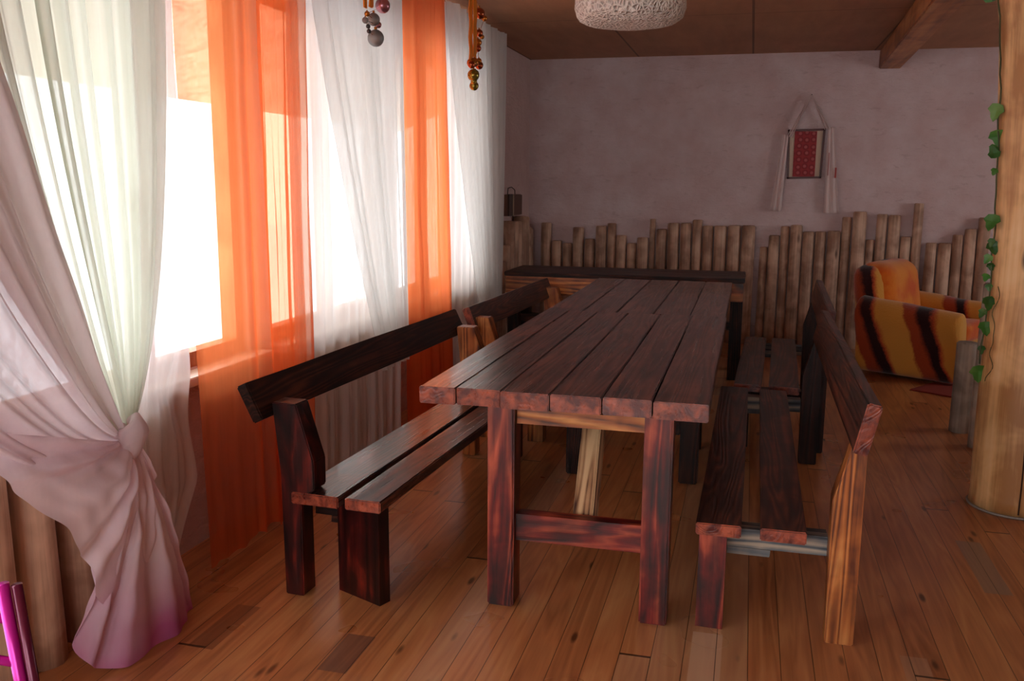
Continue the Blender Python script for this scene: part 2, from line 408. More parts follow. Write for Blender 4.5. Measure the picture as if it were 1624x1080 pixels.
# ------------------------------------------------------------------ palisade logs
def log_mesh(h, r, seg=14, taper=.04, wob=.004, lean=.0):
    bm = bmesh.new(); sd = random.uniform(0, 100); n = max(4, int(h/.12)); rings = []
    zs = [i*h/n for i in range(n+1)]
    for z in zs:
        rr = r*(1 - taper*z/h); cx = (noise.noise(Vector((sd, z*1.2, 0))))*wob; cy = 0
        rings.append([bm.verts.new((cx + lean*z + math.cos(2*PI*k/seg)*rr*(1+.03*noise.noise(Vector((sd, k, z*3)))), cy + math.sin(2*PI*k/seg)*rr, z)) for k in range(seg)])
    for a, b in zip(rings, rings[1:]):
        for k in range(seg): bm.faces.new((a[k], a[(k+1) % seg], b[(k+1) % seg], b[k]))
    bm.faces.new(rings[0][::-1]); top = bm.faces.new(rings[-1])
    bmesh.ops.bevel(bm, geom=list(top.edges), offset=r*.12, segments=2, affect='EDGES')
    return bm
def smooth_sides(o):
    for p in o.data.polygons: p.use_smooth = abs(p.normal.z) < .5
BACK = [(-1.962,-1.855,1.081),(-1.852,-1.748,.91),(-1.747,-1.656,.889),(-1.637,-1.533,1.043),(-1.53,-1.426,.935),(-1.425,-1.318,1.059),(-1.31,-1.225,1.087),(-1.227,-1.126,.975),(-1.124,-1.031,.903),(-1.027,-.923,.958),(-.912,-.858,1.133),(-.852,-.757,1.04),(-.737,-.634,1.099),(-.631,-.529,1.101),(-.516,-.429,1.132),(-.423,-.325,1.079),(-.317,-.212,1.081),(-.189,-.079,1.087),(-.073,.052,1.089),(.091,.164,.894),(.17,.264,1.004),(.273,.352,1.087),(.351,.458,1.1),(.465,.564,1.043),(.572,.665,1.046),(.676,.785,1.053),(.794,.874,1.177),(.879,.989,1.228),(1.01,1.075,.981),(1.081,1.17,1.208),(1.176,1.273,1.201),(1.292,1.375,1.014),(1.378,1.462,1.306),(1.496,1.591,.966),(1.596,1.705,.966),(1.709,1.796,1.039),(1.799,1.898,1.092),(1.902,2.005,1.192)]
ORD = ['first','second','third','fourth','fifth','sixth','seventh','eighth','ninth','tenth','eleventh','twelfth','thirteenth','fourteenth','fifteenth','sixteenth','seventeenth','eighteenth','nineteenth','twentieth','twenty-first','twenty-second','twenty-third','twenty-fourth','twenty-fifth','twenty-sixth','twenty-seventh','twenty-eighth','twenty-ninth','thirtieth','thirty-first','thirty-second','thirty-third','thirty-fourth','thirty-fifth','thirty-sixth','thirty-seventh','thirty-eighth']
for i in range(len(BACK)-1):
    a, b = BACK[i], BACK[i+1]; g = b[0]-a[1]
    if 0 < g < .034 and i != 10: BACK[i] = (a[0], a[1]+g/2-.0005, a[2]); BACK[i+1] = (b[0]-g/2+.0005, b[1], b[2])
GB = 'upright pine logs along the back wall'
for i, (a, b, h) in enumerate(BACK):
    r = (b-a)/2 - .001
    o = mesh_obj('palisade_log', log_mesh(h, r), M['pine_log'], loc=((a+b)/2, WY-.02-r, 0))
    o.rotation_euler = (0, 0, random.uniform(0, .5)); smooth_sides(o)
    size = 'tall' if h > 1.12 else ('short' if h < .99 else 'mid-height')
    if abs(h-1.306) < .001: lab = 'tallest upright pine log of the back wall, rising behind the armchair'
    elif i == 0: lab = 'upright pine log on the back wall standing right in the left corner'
    elif i == 37: lab = 'rightmost visible pine log on the back wall, half behind the column'
    else: lab = '%s upright pine log on the back wall, %s from the left corner' % (size, ORD[i])
    tag(o, lab, 'log', GB)
GL = 'upright pine logs along the left wall corner'
for i, (y, r, h) in enumerate([(7.40,.06,.80),(7.53,.06,.93),(7.66,.062,1.13),(7.80,.06,1.12),(7.94,.06,1.12),(8.08,.062,1.16),(8.22,.06,1.15),(8.35,.055,1.05),(8.47,.05,1.03)]):
    o = mesh_obj('palisade_log', log_mesh(h, r), M['pine_log'], loc=(WX+.005+r, y, 0)); smooth_sides(o)
    tag(o, ('upright pine log on the left wall, nearest the far corner' if i == 8 else
            'short upright pine log on the left wall just past the last white curtain' if i == 0 else
            'upright pine log on the left wall, %s back from the far corner' % ORD[8-i]), 'log', GL)
NEAR = [(1.62,.075,.82),(1.79,.075,.84),(1.955,.07,.80),(2.125,.068,.80),(2.30,.062,.78),(2.43,.055,.70)]
NL = ['thick pale upright log at the left edge of the picture, mostly out of frame', 'second thick pale log at the left edge, behind the magenta chair frame',
      'pale upright log behind the magenta chair post', 'pale upright log with splayed foot just left of the knotted curtain',
      'pale knotty upright log between the splayed log and curtain tail', 'slim pale upright log partly behind the knotted curtain tail']
for i, (y, r, h) in enumerate(NEAR):
    bm = log_mesh(h, r, taper=.15)
    o = mesh_obj('palisade_log', bm, M['pine_log_near'], loc=(WX+.006+r, y, 0)); smooth_sides(o)
    tag(o, NL[i], 'log', 'pale logs under the nearest window')

# ------------------------------------------------------------------ tables
def table(name, label, x0, x1, y0, y1, zt, widths, mats, legs, front_rail=True, brace=False):
    root = empty(name, ((x0+x1)/2, (y0+y1)/2, 0)); tag(root, label, 'table', 'long burnt wood dining tables')
    ox, oy = (x0+x1)/2, (y0+y1)/2
    X = lambda v: v - ox
    Y = lambda v: v - oy
    th = .058; x = x0
    for k, w in enumerate(widths):
        d0, d1 = random.uniform(-.006, .012), random.uniform(-.01, .006)
        plank('tabletop_board', (X(x+w/2), Y(y0+d0), zt-th/2), (X(x+w/2), Y(y1+d1), zt-th/2), (0,0,1), w-.0035, th, mats['top'], root, bevel=.0035)
        x += w
    lz = zt-th-.0005
    for (lx, ly, w, d, m) in legs:
        plank('leg', (X(lx), Y(ly), 0), (X(lx), Y(ly), lz), (0, -1, 0), w, d, m, root, bevel=.006)
    return root, X, Y, lz
TM = {'top': M['burnt_top']}
t1, X, Y, lz = table('dining_table', 'near long dark burnt-wood plank table with red charred legs', -1.056, -.093, 2.815, 4.80, .775,
    [.13,.156,.165,.172,.163,.177], TM,
    [(-.778, 2.90, .092, .1, M['burnt_red']), (-.251, 2.90, .092, .1, M['burnt_red']),
     (-.80, 4.40, .09, .1, M['burnt_dark']), (-.235, 4.40, .09, .1, M['burnt_dark'])])
plank('apron_rail', (X(-.73), Y(2.905), .676), (X(-.299), Y(2.905), .676), (0,1,0), .05, .045, M['burnt_orange'], t1)
plank('stretcher', (X(-.73), Y(2.905), .285), (X(-.299), Y(2.905), .285), (0,1,0), .095, .05, M['burnt_red'], t1)
plank('stretcher', (X(-.755), Y(4.40), .285), (X(-.281), Y(4.40), .285), (0,1,0), .095, .05, M['burnt_dark'], t1)
plank('side_rail', (X(-.778), Y(2.955), .672), (X(-.80), Y(4.345), .672), (1,0,0), .08, .04, M['burnt_dark'], t1)
plank('side_rail', (X(-.251), Y(2.955), .672), (X(-.235), Y(4.345), .672), (1,0,0), .08, .04, M['burnt_dark'], t1)
plank('diagonal_brace', (X(-.505), Y(2.955), .285), (X(-.535), Y(3.40), .715), (-.35,-1,1), .075, .055, M['striped'], t1)
t2, X, Y, lz = table('dining_table', 'far long dark plank table pushed end to end behind the near one', -1.06, -.10, 4.815, 6.60, .770,
    [.20,.185,.20,.19,.185], TM,
    [(-.80, 5.0, .09, .1, M['burnt_dark']), (-.25, 5.0, .09, .1, M['burnt_dark']), (-.80, 6.4, .09, .1, M['burnt_dark']), (-.25, 6.4, .09, .1, M['burnt_dark'])])
for yy in (5.0, 6.4):
    plank('stretcher', (X(-.755), Y(yy), .285), (X(-.295), Y(yy), .285), (0,1,0), .095, .05, M['burnt_dark'], t2)
    plank('apron_rail', (X(-.755), Y(yy), .676), (X(-.295), Y(yy), .676), (0,1,0), .05, .045, M['burnt_orange'], t2)
# cross table
cx0, cx1, cy0, cy1 = -1.84, -.015, 6.82, 7.42
t3 = empty('cross_table', ((cx0+cx1)/2, (cy0+cy1)/2, 0)); tag(t3, 'dark burnt-wood table set crosswise by the back wall, with orange apron', 'table')
hx, hy = (cx1-cx0)/2, (cy1-cy0)/2
for k in range(3):
    yy = -hy + (k+.5)*(2*hy/3)
    plank('tabletop_board', (-hx, yy, .759), (hx, yy, .759), (0,0,1), 2*hy/3-.002, .032, M['burnt_dark'], t3)
plank('apron', (-hx+.01, -hy+.024, .672), (hx-.01, -hy+.024, .672), (0,1,0), .138, .04, M['burnt_orange'], t3)
plank('apron', (-hx+.02, hy-.035, .655), (hx-.02, hy-.035, .655), (0,1,0), .125, .04, M['burnt_dark'], t3)
for sx in (-1, 1):
    for sy in (-1, 1):
        plank('leg', (sx*(hx-.055), sy*(hy-.11), 0), (sx*(hx-.055), sy*(hy-.11), .72), (0,1,0), .09, .09, M['burnt_dark'], t3)
    plank('side_rail', (sx*(hx-.055), -hy+.16, .53), (sx*(hx-.055), hy-.16, .53), (1,0,0), .05, .04, M['burnt_dark'], t3)
plank('stretcher', (-hx+.1, -.12, .40), (hx-.01, -.12, .40), (0,0,1), .09, .06, M['burnt_dark'], t3)

# ------------------------------------------------------------------ benches
def bench(label, x0, y0, rz, L, s, seats, zt, postu, ext=.04, m=None, legu=(.0, .09), legw=.08, notch=False, twist=0.0, rail_mat=None, back=None, bo=0.0, bz=0.0):
    """s=+1 backrest towards +x, -1 towards -x; x0 = inner seat edge at near end"""
    root = empty('slatted_bench', (x0, y0, 0), rz)
    tag(root, label, 'bench', 'burnt wood benches with backrests')
    m = m or {}
    top, dark, postm, legm, backm = m.get('seat', M['burnt']), M['burnt_dark'], m.get('post', M['burnt_dark']), m.get('leg', M['burnt_dark']), m.get('back', M['burnt_dark'])
    th = .042
    for (a, b) in seats:
        plank('seat_board', (s*(a+b)/2, random.uniform(0,.006), zt-th/2), (s*(a+b)/2, L+random.uniform(-.02,.02), zt-th/2), (0,0,1), b-a, th, top, root)
    p0, p1 = postu
    bk = back or (.0, .055, .06, .115)       # u offsets of backrest bottom inner/outer, top inner/outer relative to p0+.03
    for n, yy in enumerate((.005, L-.14)):
        q = postm if n == 0 else m.get('post_far', dark)
        prof = [(s*p0, 0), (s*p1, 0), (s*(p1+.0), .70), (s*(p1-.035), .70), (s*(p0+.018), .56), (s*(p0-.004), .48)]
        if s < 0: prof = [(s*p0, 0), (s*p1, 0), (s*(p1+.005), .45), (s*(p1+.03), .70), (s*(p0+.008), .70), (s*(p0-.055), .50), (s*(p0-.055), .40), (s*p0, .36)]
        prism('back_post', prof, yy, yy+.085, q, root, bevel=.004)
        la, lb = legu
        if n == 0 and twist:
            c = ((la+lb)/2)*s
            plank('leg', (c, .08, 0), (c, .08, zt-th), (math.sin(twist), -math.cos(twist), 0), lb-la, legw, legm, root)
        else:
            plank('leg', (s*(la+lb)/2, yy+.045, 0), (s*(la+lb)/2, yy+.045, zt-th), (0,-1,0), (lb-la) if not twist else .09, .08, legm if n == 0 else dark, root)
        r = rail_mat or dark
        if n: r = m.get('rail_far', r)
        plank('cross_rail', (s*.05, yy+.132, zt-th-.034), (s*(p0-.002), yy+.132, zt-th-.034), (0,1,0), .066, .07, r, root)
        plank('rail_block', (s*.10, yy+.125, zt-th-.08), (s*.24, yy+.125, zt-th-.08), (0,0,1), .055, .024, r, root)
    # backrest board, leaning outwards
    base = p0 + .03 + bo
    lean = bk[0]
    c0 = Vector((s*(base+.03), 0, .645+bz)); c1 = Vector((s*(base+.03+lean), 0, .645+bk[1]+bz))
    mid = (c0+c1)/2; tw = (c1-c0); w = tw.length; nrm = Vector((-tw.z*s, 0, tw.x*s)).normalized()
    plank('backrest_board', (mid.x, -ext, mid.z), (mid.x, L-.01, mid.z), nrm, w, .045, backm, root, bevel=.005)
    return root
RM = {'seat': M['burnt'], 'post': M['burnt_orange'], 'leg': M['burnt_red'], 'back': M['burnt']}
bench('near right bench, two dark seat boards and orange scorched post, right of the table', -.123, 2.875, -.006, 2.12, 1, [(0,.145),(.205,.345)], .365, (.42,.508),
      m=RM, legu=(.012,.10), rail_mat=M['grey_rail'], back=(.035,.16))
RF = {'seat': M['burnt'], 'post': M['burnt_dark'], 'leg': M['burnt_dark'], 'back': M['burnt'], 'rail_far': M['grey_rail']}
bench('far right dark bench standing behind the near right bench, toward the armchair', -.045, 5.09, -.03, 1.66, 1, [(0,.15),(.19,.35)], .36, (.40,.49),
      m=RF, legu=(.0,.09), rail_mat=M['burnt_dark'], back=(.03,.15))
LM = {'seat': M['burnt_top'], 'post': M['burnt_black_red'], 'leg': M['burnt_black_red'], 'back': M['burnt_dark'], 'post_far': M['burnt_orange']}
bench('near left bench with glossy seat boards and long dark backrest before the curtains', -1.163, 2.715, -.05, 1.93, -1, [(0,.134),(.158,.341)], .385, (.305,.377),
      m=LM, legu=(-.10,.105) if False else (.0,.21), legw=.05, twist=-.36, rail_mat=M['burnt_dark'], back=(.062,.125), bo=.055, ext=.06)
LF = {'seat': M['burnt'], 'post': M['burnt_orange'], 'leg': M['burnt_orange'], 'back': M['burnt'], 'post_far': M['burnt_orange']}
bench('far left bench with light orange posts, behind the near left bench', -1.08, 4.86, -.04, 1.72, -1, [(0,.134),(.158,.325)], .37, (.32,.40),
      m=LF, legu=(.0,.09), rail_mat=M['burnt_dark'], back=(.05,.135), bo=.02, bz=-.025)

# ------------------------------------------------------------------ column and ivy
def axis_x(z): return 1.237 if z < 1 else 1.237 - (z-1)*.052
def crad(z): return .186 if z < .05 else (.180 + .006*math.sin(z*3.1) + (.05*max(0, z-2.1)/.5 if z > 2.1 else 0))
def column():
    bm = bmesh.new(); seg = 40; n = 40; rings = []
    for i in range(n+1):
        z = CZ*i/n; r = crad(z)
        rings.append([bm.verts.new((axis_x(z) - 1.237 + math.cos(2*PI*k/seg)*r*(1+.03*noise.noise(Vector((math.cos(2*PI*k/seg)*1.5, math.sin(2*PI*k/seg)*1.5, z*1.3)))), math.sin(2*PI*k/seg)*r, z)) for k in range(seg)])
    for a, b in zip(rings, rings[1:]):
        for k in range(seg): bm.faces.new((a[k], a[(k+1) % seg], b[(k+1) % seg], b[k]))
    bm.faces.new(rings[0][::-1]); bm.faces.new(rings[-1])
    return mesh_obj('wooden_column', bm, M['column'], loc=(1.237, 4.45, 0))
c = column(); smooth_sides(c); tag(c, 'thick peeled pine trunk column wound with ivy at the right edge', 'column')
# drying cracks of the trunk, as inlaid dark slits
M['crack'] = plain('dark crack', srgb(70,40,24), .9)
for ang, z0, z1 in ((-1.72, .02, 2.55), (-2.05, 1.2, 2.5)):
    pts = []
    for i in range(40):
        z = z0 + (z1-z0)*i/39; a = ang + .06*noise.noise(Vector((ang, z*2, 0)))
        pts.append((axis_x(z) - 1.237 + math.cos(a)*(crad(z)*1.0), math.sin(a)*(crad(z)*1.0), z))
    tube('crack', pts, .0035, M['crack'], c, 6)
# threshold ring on the floor
bm = bmesh.new(); n = 48
for i in range(n):
    a0, a1 = 2*PI*i/n, 2*PI*(i+1)/n
tube_into(bm, [(math.cos(2*PI*i/n)*.19, math.sin(2*PI*i/n)*.19, .006) for i in range(n+1)], .006, 6, False)
mesh_obj('base_ring', bm, plain('grey wire', srgb(150,140,130), .5), c, smooth=True)
M['stem'] = plain('ivy stem', srgb(70,74,40), .7)
def leaf_mat():
    t = NT('ivy leaf'); v = offset_coord(t); n = t.noise(v, 12, 3)
    r = t.math('ADD', t.math('MULTIPLY', n, .6), t.math('MULTIPLY', t.rnd(), .4))
    c = t.ramp(r, [(.2, srgb(34,70,26)), (.6, srgb(66,118,44)), (.9, srgb(128,160,84))])
    t.bsdf(c, .45, spec=.4); return t.m
M['leaf'] = leaf_mat()
STEM = [(0.985,4.27,2.58),(0.985,4.27,2.203),(0.991,4.27,2.141),(1.013,4.27,1.854),(1.013,4.27,1.647),(1.02,4.27,1.515),(1.029,4.27,1.358),(1.029,4.27,1.222),(1.011,4.27,1.096),(1.023,4.27,1.015),(1.005,4.27,.973),(1.006,4.27,.869),(.997,4.27,.779),(.999,4.27,.668)]
LEAF = [(1.03,4.25,1.791,.075),(1.002,4.25,1.685,.075),(1.005,4.25,1.623,.055),(1.0,4.25,1.569,.06),(1.033,4.25,1.528,.035),(1.062,4.25,1.338,.075),(1.023,4.25,1.319,.035),(1.019,4.25,1.223,.06),(1.055,4.25,1.237,.04),(1.02,4.25,1.167,.045),(1.018,4.25,1.133,.04),(.99,4.25,1.086,.04),(1.073,4.25,.986,.06),(.90,4.25,2.205,.07),(.999,4.25,.989,.065),(1.001,4.25,.88,.065),(.993,4.25,.688,.085),(1.003,4.25,.775,.04),(.994,4.25,.934,.045),(1.004,4.25,1.043,.035)]
def tocol(x, y, z, off=.012):
    k = 4.42/y; x, z = x*k, 1.45 + (z-1.45)*k; y = 4.42
    d = Vector((x-axis_x(z), y-4.45)); r = crad(z) + off
    if d.length < r or d.length > r+.03: d = d.normalized()*r
    return Vector((axis_x(z)+d.x, 4.45+d.y, z))
ivy = empty('ivy_garland', tuple(tocol(*STEM[-1]))); tag(ivy, 'thin green ivy garland climbing the left side of the pine column', 'ivy')
base = Vector(ivy.location)
sp = []
for a, b in zip(STEM, STEM[1:]):
    for k in range(5):
        f = k/5; p = [a[i]*(1-f)+b[i]*f for i in range(3)]
        q = tocol(*p); q += Vector((noise.noise(Vector((p[2]*9, 0, 0))), 0, 0))*.012
        d = Vector((q.x-axis_x(q.z), q.y-4.45)); d = d.normalized()*max(d.length, crad(q.z)+.008)
        sp.append(Vector((axis_x(q.z)+d.x, 4.45+d.y, q.z)) - base)
tube('stem', sp, .0035, M['stem'], ivy, 6)
tube('stem', [Vector((1.0, 4.40, 2.33))-base, Vector((.975, 4.41, 2.29))-base, Vector((.947, 4.42, 2.228))-base], .0025, M['stem'], ivy, 5)
# loose side tendril
sp2 = []
for k in range(34):
    z = 1.02 - k*.013; a = PI + .42 + .16*noise.noise(Vector((k*.17, 3, 0))) + .05*math.sin(k*.5); r = crad(z)+.006
    sp2.append(Vector((axis_x(z)+math.cos(a)*r, 4.45+math.sin(a)*r, z)) - base)
tube('stem', sp2, .0018, M['stem'], ivy, 5)
def leaf_mesh(s):
    bm = bmesh.new()
    pr = [(0,0),(.32,.05),(.5,.38),(.30,.55),(.22,.82),(0,1.05),(-.22,.82),(-.30,.55),(-.5,.38),(-.32,.05)]
    cen = bm.verts.new((0, .42*s, .05*s)); vs = [bm.verts.new((x*s, y*s, -.05*s*abs(x)*2 - .06*s*y*y)) for x, y in pr]
    for i in range(len(vs)): bm.faces.new((cen, vs[i], vs[(i+1) % len(vs)]))
    r = bmesh.ops.extrude_face_region(bm, geom=bm.faces[:])
    for v in [g for g in r['geom'] if isinstance(g, bmesh.types.BMVert)]: v.co.z -= .0012
    return bm
for (x, y, z, s) in LEAF:
    p = tocol(x, y, z, .02) if z < 2.15 else Vector((.945, 4.42, 2.225))
    o = mesh_obj('leaf', leaf_mesh(s), M['leaf'], ivy, smooth=False)
    o.location = p - base
    o.rotation_euler = (PI/2 + random.uniform(-.5, .4), random.uniform(-.9, .9), random.uniform(-1.0, .3))
    o.rotation_mode = 'XYZ'
    o.rotation_euler = (-PI/2 + random.uniform(-.35, .5) + (PI if random.random() < .2 else 0), random.uniform(-.5, .5), random.uniform(-.9, .2))

# grey low posts beside the column
for (x, y, r, h, lab) in ((1.282, 5.80, .062, .545, 'short weathered grey round post standing before the armchair'),
                          (1.315, 5.46, .060, .93, 'taller weathered grey post between short post and pine column')):
    o = mesh_obj('grey_post', log_mesh(h, r, taper=.02), M['grey_log'], loc=(x, y, 0)); smooth_sides(o)
    tag(o, lab, 'post')

# ------------------------------------------------------------------ curtains
def fold_fn(seed, n, sharp=.6):
    rnd = random.Random(seed); ph = [rnd.uniform(0, 6.28) for _ in range(6)]; wv = rnd.uniform(.8, 1.2)
    def f(u):
        a = math.sin(2*PI*n*u + ph[0] + 1.1*math.sin(2*PI*2.3*u+ph[1])); b = math.sin(2*PI*n*2.1*wv*u + ph[2] + .8*math.sin(2*PI*3*u+ph[4])); c = math.sin(2*PI*n*.37*u+ph[3])
        return .55*a + .25*b + .35*c
    return f
def curtain(name, label, X0, top, bot, ztop, zbot, n, amp, seed, mat, cat='curtain', mid=None, parent=None, nu=150, nv=40, hemwave=.02, ybend=None, thin=0.0):
    f = fold_fn(seed, n)
    def P(u, v):
        z = ztop + (zbot-ztop)*v
        ya = top[0]*(1-v) + bot[0]*v; yb = top[1]*(1-v) + bot[1]*v
        if ybend: ya += ybend[0]*math.sin(PI*v); yb += ybend[1]*math.sin(PI*v)
        a = amp*(.75 + .35*v)
        if thin: a *= 1 - .8*max(0, min(1, (thin-u)/.12+.5))
        x = X0 + a*f(u + .012*math.sin(v*5+seed)) + .008*noise.noise(Vector((u*6, v*5, seed)))
        y = ya + (yb-ya)*u + a*.35*math.cos(2*PI*n*u*.9 + seed)
        if v > .93: z += hemwave*noise.noise(Vector((u*8, seed, 0)))*(v-.93)/.07
        return (x, y, max(z, .004))
    o = grid_mesh(name, P, nu, nv, mat, parent)
    if label: tag(o, label, cat)
    return o
G = 'sheer curtains along the left windows'
XC = -1.90
c = curtain('orange_curtain', 'wide orange organza curtain over the nearest windows, behind the bench end', XC, (2.76, 3.66), (2.83, 3.62), 2.57, .012, 6, .028, 11, M['orange'], thin=.42); c['group'] = G
c = curtain('sheer_curtain', 'white sheer curtain hanging straight between the two orange curtains', -1.93, (3.62, 4.84), (3.60, 4.80), 2.57, .02, 10, .020, 21, M['white_sheer']); c['group'] = G
c = curtain('orange_curtain', 'second orange organza layer doubled over the far half of wide orange curtain', XC+.045, (3.22, 3.64), (3.26, 3.61), 2.56, .03, 3, .016, 17, M['orange']); c['group'] = G
def swoop(name, label, X0, ytop, xl_bot, zt, zb, seed, mat, n=7, amp=.026, curl=0.0):
    f = fold_fn(seed, n)
    (a0, b0), (a1, b1) = ytop, xl_bot
    def P(u, v):
        z = zt + (zb-zt)*v
        e = v**1.25
        ya = a0*(1-e)+a1*e; yb = b0*(1-e)+b1*e
        x = X0 + amp*(1 - .35*v)*f(u) ; y = ya + (yb-ya)*u
        z -= curl*(1-u)*v*.3
        return (x, y, max(z, .01))
    o = grid_mesh(name, P, 110, 50, mat); tag(o, label, 'curtain', G); return o
swoop('overlay_curtain', 'upper white voile layer pulled aside diagonally, beside the first orange curtain', -1.872, (3.66, 4.78), (4.45, 4.82), 2.565, .45, 5, M['white_cloth2'])
c = curtain('orange_curtain', 'narrower orange organza curtain hanging between the white ones', XC+.01, (4.80, 5.56), (4.84, 5.72), 2.57, .02, 5, .024, 31, M['orange2']); c['group'] = G
c = curtain('sheer_curtain', 'white sheer curtain at the far end of the window wall', -1.93, (5.56, 6.88), (5.6, 6.80), 2.57, .02, 9, .024, 41, M['white_sheer']); c['group'] = G
swoop('overlay_curtain', 'diagonal white voile layer over the farthest white curtain', -1.872, (5.56, 6.90), (6.35, 6.82), 2.565, .40, 9, M['white_cloth2'])

# knotted curtain
kn = empty('knotted_curtain', (-1.84, 2.274, 0)); tag(kn, 'white voile curtain tied in a big knot near the floor, front left', 'curtain')
KY, KZ, KX = 2.274, .700, -1.80
def bez(p0, p1, p2, p3, t):
    a = (1-t)**3; b = 3*(1-t)**2*t; c = 3*(1-t)*t*t; d = t**3
    return tuple(a*p0[i]+b*p1[i]+c*p2[i]+d*p3[i] for i in range(len(p0)))
def loc(p): return (p[0]+1.84, p[1]-2.274, p[2])
ff = fold_fn(51, 12)
def PA(u, v):      # gathered main panel: wide at ceiling, pinched at the knot
    y0 = 1.50 + (2.74-1.50)*u; yk = KY - .035 + .07*u
    # right part hangs straight longer, then sweeps into the knot
    c1 = (y0 + (.05 if u < .5 else -.02), 1.75); c2 = (yk + (u-.42)*.62, 1.05)
    y, z = bez((y0, 2.57), c1, c2, (yk, KZ), v)
    am = .034*(1-v)**.6 + .010
    x = -1.90 + (KX+1.90)*v**3 + am*ff(u)
    return loc((x, y, z))
grid_mesh('curtain_panel', PA, 170, 60, M['white_cloth'], kn)
fs = fold_fn(57, 4)
def PB(u, v):      # swag in front, sweeping in from the left
    yt = .75 + (1.62-.75)*u
    c1 = (yt + .30 + .05*u, 1.75 - .25*(1-u)); c2 = (1.76 + .38*u, .46 + .56*u)
    y, z = bez((yt, 2.56), c1, c2, (KY-.01, KZ-.03+.02*u), v)
    am = (.05*(1-v)**.5 + .006)
    x = -1.83 + .05*math.sin(PI*v)*(1-u) + (KX+1.83+.01)*v**2 + am*fs(u*1.1) + .01*noise.noise(Vector((u*5, v*5, 2)))
    return loc((x, y, z))
grid_mesh('swag', PB, 120, 60, M['swag'], kn)
def fan(name, K, pts, mat, bulge, ripn, seed, rip=.02, nv=36, cyc=False):
    P = [Vector(p) for p in pts]; L = [0]
    for a, b in zip(P, P[1:]): L.append(L[-1] + (b-a).length)
    def bd(u):
        s = u*L[-1]
        for i in range(len(P)-1):
            if s <= L[i+1] + 1e-9:
                t = (s-L[i])/max(1e-6, L[i+1]-L[i]); 
                p0 = P[max(i-1,0)]; p1 = P[i]; p2 = P[i+1]; p3 = P[min(i+2, len(P)-1)]
                return .5*((2*p1) + (p2-p0)*t + (2*p0-5*p1+4*p2-p3)*t*t + (3*p1-p0-3*p2+p3)*t**3)
        return P[-1]
    f = fold_fn(seed, ripn); K = Vector(K)
    def Q(u, v):
        b = bd(u); k = K + Vector((0, .028*(u-.5)*2, 0))
        p = k*(1-v) + b*v
        p = p + Vector((bulge*math.sin(PI*v**.8) + rip*f(u)*min(1, v*2.5)*(1-.3*v) + .012*noise.noise(Vector((u*7, v*7, seed))), 0, 0))
        if p.z < .006: p.z = .006 + random.uniform(0, .002)
        return loc(p)
    return grid_mesh(name, Q, 110, nv, mat, kn)
k = (KX-.0, KY, KZ-.02)
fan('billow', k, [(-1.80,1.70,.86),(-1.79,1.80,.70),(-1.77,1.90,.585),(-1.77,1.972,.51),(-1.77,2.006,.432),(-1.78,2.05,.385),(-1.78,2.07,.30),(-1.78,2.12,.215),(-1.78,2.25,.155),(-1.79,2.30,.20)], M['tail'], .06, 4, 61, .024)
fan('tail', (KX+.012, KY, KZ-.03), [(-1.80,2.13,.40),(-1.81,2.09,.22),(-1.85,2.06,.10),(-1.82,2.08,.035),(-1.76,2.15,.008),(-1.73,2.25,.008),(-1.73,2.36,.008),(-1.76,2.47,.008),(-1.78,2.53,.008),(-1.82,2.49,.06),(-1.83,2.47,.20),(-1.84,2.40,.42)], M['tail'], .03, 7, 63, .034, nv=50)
fr_ = fold_fn(71, 5)
def PS(u, v):      # outer layer: hangs straight, is pulled into the knot, falls free again
    z = 2.56 + (.07-2.56)*v
    g = math.exp(-((z-.70)/.17)**2) if z > .70 else math.exp(-((z-.70)/.40)**2)
    yl = 2.50 + .05*(z > 1.4) - .22*g if z > .7 else 2.28 + (2.43-2.28)*(1-g)/.91
    yr = 2.845 - .02*g - max(0, .36-z)*.55
    x = -1.955 + .014*fr_(u) + (1-u)**2*g*.13 + .012*g*math.sin(u*9+z*14) + .008*noise.noise(Vector((u*5, z*4, 8)))
    return loc((x, yl + (yr-yl)*u, z))
grid_mesh('side_panel', PS, 60, 90, M['white_side'], kn)
# knot
def PK(u, v):
    a = 2*PI*u; b = 2*PI*v
    R = .052; r = .026*(1+.25*math.sin(3*b+a*2))
    x = (R*.45 + r*math.cos(b)*.9)*math.cos(a)+.022; y = (R*.55 + r*math.cos(b))*math.sin(a); z = R*1.0*math.sin(b)*.9 + .016*math.sin(a+.6)
    return (KX+1.84+x-.005, y, KZ-.02+z*1.25)
grid_mesh('knot', PK, 36, 20, M['swag'], kn)

